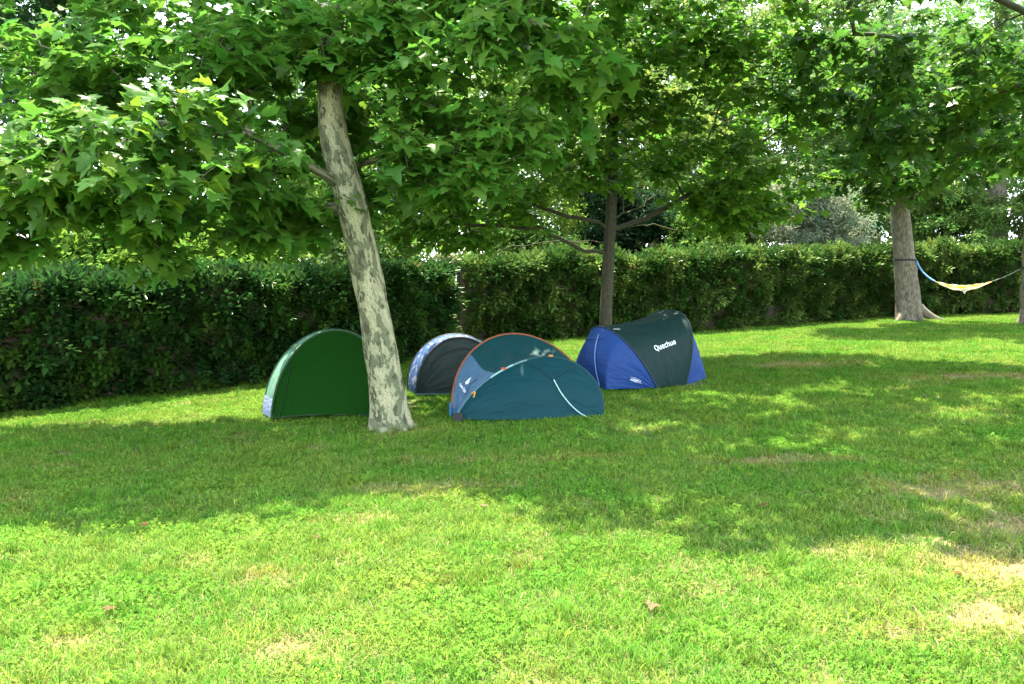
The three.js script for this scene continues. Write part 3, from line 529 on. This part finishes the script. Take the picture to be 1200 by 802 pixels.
{ // teal tent in front
  const x = 0.18, z = -8.3, t = thing('teal_tent', 'teal pop-up tent with orange-edged rear hoop and pale curved zip', 'tent', [x, groundY(x, z), z], 0.06);
  const Lc = V(-0.77, 0.01, 0), Rc = V(0.77, 0.01, -0.02), F = hoop(Lc, Rc, V(0.22, 0.63, -0.3), 1.1), B = hoop(V(-0.8, 0.02, -0.12), V(0.78, 0.02, -0.3), V(-0.12, 0.84, -0.85), 1.0), R = hoop(V(-0.7, 0, -1.5), V(0.7, 0, -1.5), V(-0.03, 0.3, -1.9));
  const teal = fabric(lin(0.002, 0.038, 0.045), { specularIntensity: 0.3 }), teal2 = fabric(lin(0.003, 0.042, 0.045), { specularIntensity: 0.35 }), slate = fabric(lin(0.045, 0.11, 0.18), { roughness: 0.5 });
  part('front_panel', sheet(loft(F, (q) => V(F(q).x * 0.985 + 0.0, 0.012, 0.06 * Math.sin(Math.PI * q)), { warp: (tt, v) => V(0, 0, 0.07 * Math.sin(Math.PI * Math.min(1, v * 1.1)) * Math.sin(Math.PI * tt) + 0.009 * Math.sin(31 * tt + 6 * v + 2 * Math.sin(9 * tt)) * v) }), 100, 30), teal, t);
  const crease = (tt, v) => V(0, -0.06 * Math.sin(Math.PI * v) * Math.sin(Math.PI * tt) + 0.02 * Math.sin(34 * tt + 5 * v) * Math.sin(Math.PI * v) + 0.01 * Math.sin(61 * tt - 9 * v) * Math.sin(Math.PI * v), 0);
  part('roof_panel', sheet(loft(F, B, { t0: 0.27, t1: 0.86, warp: crease }), 60, 20), teal2, t);
  part('side_panel', sheet(loft(F, B, { t0: 0, t1: 0.27, warp: crease }), 30, 16), slate, t, 'slate blue side panel');
  part('side_panel', sheet(loft(F, B, { t0: 0.86, t1: 1, warp: crease }), 20, 10), thinFabric(lin(0.4, 0.48, 0.62), 0.3), t, 'pale blue side panel');
  part('rear_panel', sheet(loft(B, R), 60, 14), teal2, t);
  part('rear_skirt', sheet(loft(R, (q) => { const p = R(q); p.y = 0; p.z -= 0.03; return p; }), 40, 4), teal, t);
  part('orange_piping', tubeAlong(B, 0.012, 60, 0.03, 0.97), std(lin(0.22, 0.06, 0.02), { roughness: 0.7 }), t);
  part('pole_sleeve', tubeAlong(F, 0.011, 60, 0.34, 1), std(lin(0.008, 0.05, 0.06)), t);
  part('edge_piping', tubeAlong(F, 0.011, 30, 0.24, 0.4), std(lin(0.25, 0.42, 0.42)), t);
  part('edge_piping', tubeAlong(F, 0.009, 30, 0.03, 0.24), std(lin(0.07, 0.14, 0.2)), t);
  const onFront = (q, v, lift = 0.02) => loft(F, (w) => V(F(w).x * 0.985, 0.012, 0.06 * Math.sin(Math.PI * w)), { warp: (tt, w) => V(0, 0, 0.07 * Math.sin(Math.PI * Math.min(1, w * 1.1)) * Math.sin(Math.PI * tt)) })(q, v).add(V(0, 0, lift));
  const qx = (fx) => Math.acos(1 - 2 * fx) / Math.PI; // fraction across -> hoop parameter
  const path = (pts, r) => { const c = catmull(pts.map(([fx, v]) => onFront(qx(fx), v)), 30); return tube(c, c.map(() => r), 6); };
  part('zip', path([[0.54, 0.36], [0.6, 0.58], [0.69, 0.8], [0.78, 0.94], [0.86, 0.99]], 0.007), std(lin(0.35, 0.55, 0.5)), t);
  part('seam', path([[0.36, 0.06], [0.43, 0.18], [0.54, 0.35]], 0.005), std(lin(0.004, 0.04, 0.05)), t);
  part('seam', path([[0.72, 0.05], [0.63, 0.2], [0.54, 0.35]], 0.005), std(lin(0.004, 0.04, 0.05)), t);
  const orange = std(lin(0.5, 0.2, 0.05));
  for (const [q, s] of [[0.3, 1], [0.52, 0.8]]) { const p = F(q); part('tab', new THREE.BoxGeometry(0.055 * s, 0.02, 0.03).translate(p.x, p.y + 0.012, p.z), q < 0.4 ? std(lin(0.4, 0.08, 0.05)) : orange, t); }
  { const p = F(0.145), c = catmull([p, p.clone().add(V(0.03, 0.02, 0.03)), p.clone().add(V(0.015, -0.05, 0.035)), p.clone().add(V(0.02, -0.11, 0.03))], 14); part('toggle_cord', tube(c, c.map((_, i) => (i < 5 ? 0.014 : 0.009)), 6), std(lin(0.5, 0.28, 0.06)), t); }
  part('corner_buckle', new THREE.BoxGeometry(0.1, 0.08, 0.06).translate(-0.74, 0.04, 0.02), black, t);
  part('corner_band', sheet((u, v) => B(0.005 + 0.05 * u).add(V(-0.006 - 0.02 * v, 0, 0.09 * v)), 6, 4), std(lin(0.02, 0.25, 0.5)), t);
  // white print on the side panel: a peak over a short line of lettering
  const mark = canvasTex(256, 256, (c, w, h) => { c.fillStyle = '#3b5d76'; c.fillRect(0, 0, w, h); c.fillStyle = '#eef2f5'; c.beginPath(); c.moveTo(150, 30); c.lineTo(205, 120); c.lineTo(165, 150); c.lineTo(95, 128); c.closePath(); c.fill(); c.font = 'bold 58px sans-serif'; c.textAlign = 'center'; c.fillText('Quechua', 128, 226, 236); });
  const side = loft(F, B, { warp: crease });
  part('printed_mark', sheet((u, v) => side(0.125 + 0.085 * v, 0.3 + 0.42 * (1 - u)).add(V(-0.004, 0.006, 0.006)), 10, 10), fabric(0xffffff, { map: mark, roughness: 0.5 }), t, 'white peak mark and lettering');
}
{ // blue and dark green tent
  const cx = 1.72, cz = -10.65, cy = groundY(cx, cz), t = thing('blue_tent', 'blue and dark green pop-up tent with white lettering on its roof', 'tent', [cx, cy, cz], 0);
  const P = (x, h, d) => V(x - cx, h, -d - cz);
  const HL = hoop(P(1.84, 0.0, 10.1), P(1.25, 0.0, 11.2), P(1.14, 0.76, 10.38), 0.95), HR = hoop(P(2.26, 0.0, 10.36), P(1.62, 0.0, 11.5), P(2.14, 0.94, 10.95), 0.74);
  const text = canvasTex(1024, 1024, (c, w, h) => {
    c.fillStyle = '#0d2a27'; c.fillRect(0, 0, w, h);
    c.save(); c.translate(535, 690); c.scale(1.05, 0.75); c.fillStyle = '#eef3f2'; c.font = '92px sans-serif'; c.textAlign = 'center'; c.lineWidth = 3.5; c.strokeStyle = c.fillStyle; c.fillText('Quechua', 0, 0, 360); c.strokeText('Quechua', 0, 0, 360); c.restore();
  });
  const darkGreen = fabric(0xffffff, { map: text, roughness: 0.6, specularIntensity: 0.4, bumpScale: 0.014 }), blue = fabric(lin(0.011, 0.05, 0.2), { roughness: 0.6, specularIntensity: 0.5 });
  part('roof_panel', sheet(loft(HL, HR, { warp: (tt, v) => V(0, -0.05 * Math.sin(Math.PI * v) * Math.sin(Math.PI * tt) + 0.011 * Math.sin(46 * tt + 4 * v + 2 * Math.sin(11 * tt)) * Math.sin(Math.PI * v), 0) }), 110, 30, (u, v) => [v, u * 1.72 > 1 ? 0.999 : 1 - (1 - u * 1.72)]), darkGreen, t);
  const poly = (pts) => { const lens = [0]; for (let i = 1; i < pts.length; i++) lens.push(lens[i - 1] + pts[i].distanceTo(pts[i - 1])); return (q) => { const s = q * lens[lens.length - 1]; let i = 1; while (i < pts.length - 1 && lens[i] < s) i++; return pts[i - 1].clone().lerp(pts[i], (s - lens[i - 1]) / (lens[i] - lens[i - 1] || 1)); }; };
  const nearL = poly([P(1.84, 0, 10.1), P(1.16, 0.005, 9.95), P(0.86, 0.005, 10.75), P(1.25, 0, 11.2)]), nearR = poly([P(2.26, 0, 10.36), P(2.62, 0.005, 10.72), P(2.25, 0.005, 11.6), P(1.62, 0, 11.5)]);
  const leftPanel = loft(HL, nearL, { warp: (tt, v) => V(-0.87, 0.1, 0.45).multiplyScalar(0.1 * Math.sin(Math.PI * v) * Math.sin(Math.PI * tt) + 0.03 * Math.sin(30 * tt + 2 * Math.sin(8 * tt)) * v * (1 - v * 0.5)) });
  part('door_panel', sheet(leftPanel, 100, 24), blue, t, 'blue door end with folds');
  part('end_panel', sheet(loft(HR, nearR, { warp: (tt, v) => V(0.87, 0.1, -0.4).multiplyScalar(0.03 * Math.sin(Math.PI * v) * Math.sin(Math.PI * tt)) }), 70, 16), blue, t, 'blue rear end panel');
  part('pole_sleeve', tubeAlong(HL, 0.013, 60, 0, 1), std(lin(0.012, 0.03, 0.06)), t);
  part('pole_sleeve', tubeAlong(HR, 0.014, 60, 0, 1), std(lin(0.012, 0.035, 0.035)), t);
  const zipLine = []; for (let i = 0; i <= 20; i++) zipLine.push(leftPanel(0.47 - 0.08 * (i / 20), 0.12 + 0.84 * (i / 20)).add(V(-0.012, 0, 0.012)));
  part('door_zip', tube(zipLine, zipLine.map(() => 0.009), 6), std(lin(0.1, 0.2, 0.42)), t);
  const arcLine = []; for (let i = 0; i <= 16; i++) arcLine.push(leftPanel(0.42 + 0.24 * (i / 16), 0.16 + 0.06 * Math.sin(Math.PI * (i / 16))).add(V(-0.012, 0.004, 0.01)));
  part('door_seam', tube(arcLine, arcLine.map(() => 0.007), 6), std(lin(0.04, 0.09, 0.25)), t);
  // round swirl emblem and a short word printed in white on the door panel
  const emblem = canvasTex(512, 384, (c, w, h) => {
    c.fillStyle = '#1d407a'; c.fillRect(0, 0, w, h); c.strokeStyle = c.fillStyle = '#f2f5fa'; c.lineWidth = 22;
    c.beginPath(); c.ellipse(210, 190, 120, 72, -0.15, 0.4, 6.0); c.stroke(); c.beginPath(); c.ellipse(215, 190, 52, 32, -0.15, 0, 6.28); c.stroke();
    c.lineWidth = 10; c.beginPath(); c.ellipse(250, 140, 200, 110, 0, 3.5, 5.9); c.stroke();
    c.fillRect(250, 150, 190, 34); c.fillRect(40, 214, 120, 26); c.font = 'bold 74px sans-serif'; c.fillText('seconds', 190, 310, 290);
  });
  part('printed_emblem', sheet((u, v) => leftPanel(0.17 - 0.075 * u, 0.8 - 0.22 * v).add(V(-0.006, 0.002, 0.012)), 10, 10), fabric(0xffffff, { map: emblem, roughness: 0.5, bumpScale: 0.004 }), t, 'white swirl emblem');
  { const p = HL(0.4).lerp(HR(0.4), 0.08); part('vent_tab', new THREE.BoxGeometry(0.08, 0.012, 0.035).rotateY(-0.5).translate(p.x, p.y + 0.0, p.z + 0.015), std(lin(0.3, 0.36, 0.33)), t); }
}

// ---------------------------------------------------------------- hammock
{
  const A = V(9.94, 1.72, -19.52), B0 = V(10.1, 1.5, -19.25), B1 = V(10.98, 1.5, -18.45), C = V(11.47, 1.8, -18.15), o = B0.clone().lerp(B1, 0.5), t = thing('hammock', 'striped yellow and white hammock slung between two grey trunks', 'hammock', [o.x, groundY(o.x, o.z), o.z]);
  const loc = (p) => p.clone().sub(t.position), along = B1.clone().sub(B0), side = V(along.z, 0, -along.x).normalize();
  const cols = [[0.5, 0.42, 0.25], [0.5, 0.25, 0.03], [0.52, 0.4, 0.1], [0.55, 0.52, 0.42], [0.2, 0.45, 0.6], [0.72, 0.45, 0.08], [0.8, 0.76, 0.6], [0.3, 0.5, 0.3]];
  const stripes = canvasTex(256, 16, (c) => { cols.concat(cols).forEach((q, i) => { c.fillStyle = '#' + lin(...q).getHexString(); c.fillRect(i * 16, 0, 16, 16); }); });
  part('fabric', sheet((u, v) => { const w = 0.03 + 0.2 * Math.sin(Math.PI * v) ** 0.8, a = (u - 0.5) * 2, p = B0.clone().addScaledVector(along, v); p.y -= (0.21 - 0.12 * a * a) * Math.sin(Math.PI * v) + 0.012 * Math.sin(26 * v + 9 * a); return loc(p.addScaledVector(side, a * w)); }, 24, 30), thinFabric(0xffffff, 0.35, { map: stripes, bumpScale: 0.004 }), t);
  const rope = (a, b, r, m, name = 'rope') => { const mid = a.clone().lerp(b, 0.5); mid.y -= 0.02; const c = catmull([a, mid, b].map(loc), 12); part(name, tube(c, c.map(() => r), 6), m, t); };
  const blueRope = std(lin(0.12, 0.3, 0.6)), greyRope = std(lin(0.3, 0.3, 0.26));
  rope(A, B0, 0.022, blueRope); rope(B1, C, 0.008, greyRope);
  for (let i = 0; i < 6; i++) { const f = i / 5 - 0.5; rope(B0.clone().add(V(-0.02, 0.02, 0.02)), B0.clone().addScaledVector(along, 0.1).addScaledVector(side, f * 0.2).add(V(0, -0.05, 0)), 0.006, greyRope, 'string'); }
  // a loose white flap hanging at the middle
  const m0 = B0.clone().addScaledVector(along, 0.47); m0.y -= 0.16;
  part('hanging_flap', sheet((u, v) => loc(m0.clone().addScaledVector(along, (u - 0.5) * 0.14 * (1 - v) + 0.03 * v).add(V(0.012 * Math.sin(9 * u), -0.13 * v, 0.16 * (1 - 0.4 * v)))), 8, 6), thinFabric(lin(0.75, 0.75, 0.68), 0.3), t);
  // straps round both trunks
  const strap = (cx, cy, cz, r, m) => { const pts = []; for (let i = 0; i <= 40; i++) { const a = (i / 40) * 6.2832; pts.push([Math.cos(a), Math.sin(a)]); } part('tree_strap', sheet((u, v) => { const [c, s] = pts[Math.round(u * 40)]; return loc(V(cx + c * r, cy + 0.05 * (v - 0.5), cz + s * r)); }, 40, 2), m, t); };
  strap(9.63, 2.02, -19.8, 0.268, std(lin(0.03, 0.03, 0.035))); strap(11.68, 1.8, -18, 0.29, std(lin(0.05, 0.05, 0.05)));
  rope(V(9.83, 1.99, -19.63), A, 0.02, blueRope);
}

// ---------------------------------------------------------------- grass
const grassMat = phys(0xffffff, { vertexColors: true, roughness: 1, specularIntensity: 0, transmission: 0.34, thickness: 0, clearcoat: 0.1, clearcoatRoughness: 0.5 });
function blades(seed, n, radius, h0, h1, w, lean, hues) {
  const r = mulberry(seed), pos = [], col = [], idx = [];
  for (let i = 0; i < n; i++) {
    const a = r() * 6.283, q = Math.sqrt(r()) * radius, bx = Math.cos(a) * q, bz = Math.sin(a) * q, d = r() * 6.283, h = h0 + (h1 - h0) * r() ** 1.3, l = lean * (0.3 + r()) * h, ww = w * (0.6 + 0.8 * r()), sx = -Math.sin(d) * ww * 0.5, sz = Math.cos(d) * ww * 0.5, c = hues[Math.floor(r() * hues.length)], k = 0.55 + 0.8 * r(), s = pos.length / 3;
    const mx = bx + Math.cos(d) * l * 0.35, mz = bz + Math.sin(d) * l * 0.35, tx = bx + Math.cos(d) * l, tz = bz + Math.sin(d) * l, hh = h * (1 - 0.25 * Math.min(1, lean));
    pos.push(bx - sx, -0.008, bz - sz, bx + sx, -0.008, bz + sz, mx + sx * 0.85, hh * 0.62, mz + sz * 0.85, mx - sx * 0.85, hh * 0.62, mz - sz * 0.85, tx, hh, tz);
    for (let j = 0; j < 5; j++) col.push(c[0] * k, c[1] * k, c[2] * k);
    idx.push(s, s + 1, s + 2, s, s + 2, s + 3, s + 3, s + 2, s + 4);
  }
  const g = new THREE.BufferGeometry();
  g.setAttribute('position', new THREE.Float32BufferAttribute(pos, 3)); g.setAttribute('color', new THREE.Float32BufferAttribute(col, 3)); g.setIndex(idx); g.computeVertexNormals();
  return g;
}
function clover(seed, n, radius) {
  const r = mulberry(seed), pos = [], col = [], idx = [];
  for (let i = 0; i < n; i++) {
    const a = r() * 6.283, q = Math.sqrt(r()) * radius, x = Math.cos(a) * q, z = Math.sin(a) * q, y = 0.01 + 0.026 * r(), s = 0.0035 + 0.0045 * r(), a0 = r() * 6, k = 0.8 + 0.4 * r(), tx = (r() - 0.5) * 1.6, tz = (r() - 0.5) * 1.6;
    for (let j = 0; j < 3; j++) {
      const d = a0 + j * 2.094, c = Math.cos(d), e = Math.sin(d), o = pos.length / 3, P = (u, v) => { const px = (c * u - e * v) * s, pz = (e * u + c * v) * s; pos.push(x + px, y + px * tx + pz * tz + 0.15 * s * Math.abs(v), z + pz); col.push(k * 0.98, k, k * 0.9); };
      P(0.1, 0); P(1.1, -0.75); P(1.75, 0); P(1.1, 0.75); idx.push(o, o + 2, o + 1, o, o + 3, o + 2);
    }
  }
  const g = new THREE.BufferGeometry();
  g.setAttribute('position', new THREE.Float32BufferAttribute(pos, 3)); g.setAttribute('color', new THREE.Float32BufferAttribute(col, 3)); g.setIndex(idx); g.computeVertexNormals();
  return g;
}
const hueFresh = [[1, 1, 1], [0.85, 0.95, 0.8], [1.2, 1.08, 0.9], [1.0, 1.05, 1.2], [0.7, 0.85, 0.8], [1.0, 1.0, 0.9], [1.7, 1.2, 1.6]];
const lawnTufts = [1, 2, 3, 4].map((k) => blades(k, 54, 0.085, 0.016, 0.05, 0.0042, 0.9, hueFresh)), longTufts = [11, 12].map((k) => blades(k, 46, 0.06, 0.04, 0.12, 0.0045, 0.8, hueFresh)), dryTufts = [21, 22].map((k) => blades(k, 20, 0.1, 0.014, 0.04, 0.004, 2.6, [[1, 1, 1], [0.8, 0.75, 0.7], [1.2, 1.15, 1.0]])), cloverTufts = [31, 32, 33].map((k) => clover(k, 40, 0.12));
{
  rnd = mulberry(500);
  const solid = [[-1.23, 8.1, 0.22], [1.57, 13.5, 0.13], [9.75, 19.8, 0.4], [11.7, 18, 0.3]];
  const inTent = (x, d) => (x > -2.6 && x < -1.15 && d > 8.62 && d < 9.8) || (x > -1.2 && x < -0.05 && d > 10.1 && d < 11.2) || (x > -0.55 && x < 0.95 && d > 8.4 && d < 10.1) || (x > 1.2 && x < 2.5 && d > 10.2 && d < 11.2);
  const lawn = lawnTufts.map(() => []), long = longTufts.map(() => []), dry = dryTufts.map(() => []), clov = cloverTufts.map(() => []);
  const cell = (x, d, sc) => {
    const z = -d;
    if (inTent(x, d) || solid.some(([a, b, r]) => Math.hypot(x - a, d - b) < r)) return;
    const b = bareness(x, z), patch = fbm(x * 1.7 + 8, z * 1.7, 3), fresh = smooth(-0.3, 0.4, fbm(x * 0.55 - 30, z * 0.55, 3) + 0.5 * patch), y = groundY(x, z), turn = rr(0, 6.283);
    const mx = (s, sy = s) => new THREE.Matrix4().compose(V(x, y, z), Q.setFromAxisAngle(Y.set(0, 1, 0), turn).clone(), V(s, sy, s));
    const col = (k) => tint(0.166 - 0.05 * fresh + 0.09 * b, 0.29 - 0.02 * fresh, 0.038 - 0.01 * fresh + 0.02 * b, 0.2).multiplyScalar(k);
    if (rnd() < b * 0.9) { if (rnd() < 0.6) dry[Math.floor(rnd() * 2)].push([mx(rr(0.8, 1.3) * sc), tint(0.42, 0.34, 0.17, 0.2)]); if (rnd() < 0.72) return; }
    const atFoot = solid.some(([a, q, r]) => Math.hypot(x - a, d - q) < r + 0.14), pick = atFoot ? rnd() * 0.3 : rnd(), longK = atFoot ? 1 : smooth(0.2, 0.55, fbm(x * 1.1 + 70, z * 1.1 - 20, 3)), clovK = smooth(-0.15, 0.35, fbm(x * 0.8 - 50, z * 0.8 + 33, 3));
    if (pick < 0.05 + 0.22 * longK && d < 14) long[Math.floor(rnd() * 2)].push([mx(rr(0.55, 1.0) * sc), col(0.85)]);
    else if (pick < 0.06 + 0.3 * clovK && d < 11) { clov[Math.floor(rnd() * 3)].push([mx(rr(0.8, 1.25) * sc), col(0.92)]); if (rnd() < 0.6) lawn[Math.floor(rnd() * 4)].push([mx(rr(0.8, 1.2) * sc, rr(0.5, 0.95) * sc), col(1)]); }
    else lawn[Math.floor(rnd() * 4)].push([mx(rr(0.8, 1.2) * sc, rr(0.65, 1.25) * sc), col(1)]);
    if (rnd() < (d < 8 ? 0.16 : 0.06)) dry[Math.floor(rnd() * 2)].push([mx(rr(0.7, 1.1) * sc), tint(0.42, 0.36, 0.18, 0.2)]);
  };
  for (let d = 1.9; d < 22;) {
    const step = d < 7 ? 0.06 : d < 12 ? 0.085 : 0.12, sc = d < 7 ? 1 : d < 12 ? 1.15 : 1.5, half = Math.min(16, d * 0.66 + 1.4);
    for (let x = -half; x < half; x += step) {
      const px = x + rr(-0.5, 0.5) * step, pd = d + rr(-0.5, 0.5) * step;
      if (pd > 15 + 0.45 * Math.max(0, px + 3) + 1.4 && px > -3) continue;
      if (px < -1.4 && pd > 17.6 + 1.26 * px * 1.0 + 0.4) continue; // behind the clipped hedge
      cell(px, pd, sc);
    }
    d += step;
  }
  const group = (name, label, geos, sets) => { const g = new THREE.Group(); g.name = name; tag(g, label, 'grass', undefined, 'stuff'); scene.add(g); sets.forEach((q, i) => instanced('blades', geos[i], grassMat, q, g)); };
  group('lawn_grass', 'short mown green grass covering the lawn', lawnTufts, lawn);
  group('long_grass', 'longer arching grass tufts scattered in the lawn', longTufts, long);
  group('dry_straw', 'dry straw-coloured grass lying on the bare patches', dryTufts, dry);
  group('clover', 'low clover leaves growing among the grass', cloverTufts, clov);
}
// ---------------------------------------------------------------- fallen leaves
{
  rnd = mulberry(640);
  const spots = [[-2.3, 4.95], [-1.15, 4.6], [0.65, 3.6], [2.2, 3.9], [2.9, 3.5], [-0.2, 5.2], [1.6, 5.0], [-1.9, 3.7], [-3.1, 6.4]];
  const mats = [lin(0.12, 0.065, 0.03), lin(0.12, 0.08, 0.04), lin(0.14, 0.11, 0.06)].map((c) => phys(c, { roughness: 1, specularIntensity: 0, transmission: 0.2, thickness: 0 }));
  spots.forEach(([x, d], i) => {
    const m = new THREE.Mesh(planeLeaves[i % 4], mats[i % 3]); m.name = numbered('fallen_leaf'); m.castShadow = m.receiveShadow = true; scene.add(m);
    m.applyMatrix4(facing(V(x, groundY(x, -d) + 0.045, -d), V(gauss() * 0.3, 1, gauss() * 0.3), V(gauss(), 0, gauss()), rr(0.045, 0.075)));
    tag(m, 'dry brown leaf fallen on the open lawn', 'leaf', 'dry leaves fallen on the lawn');
  });
}
renderer.render(scene, camera);
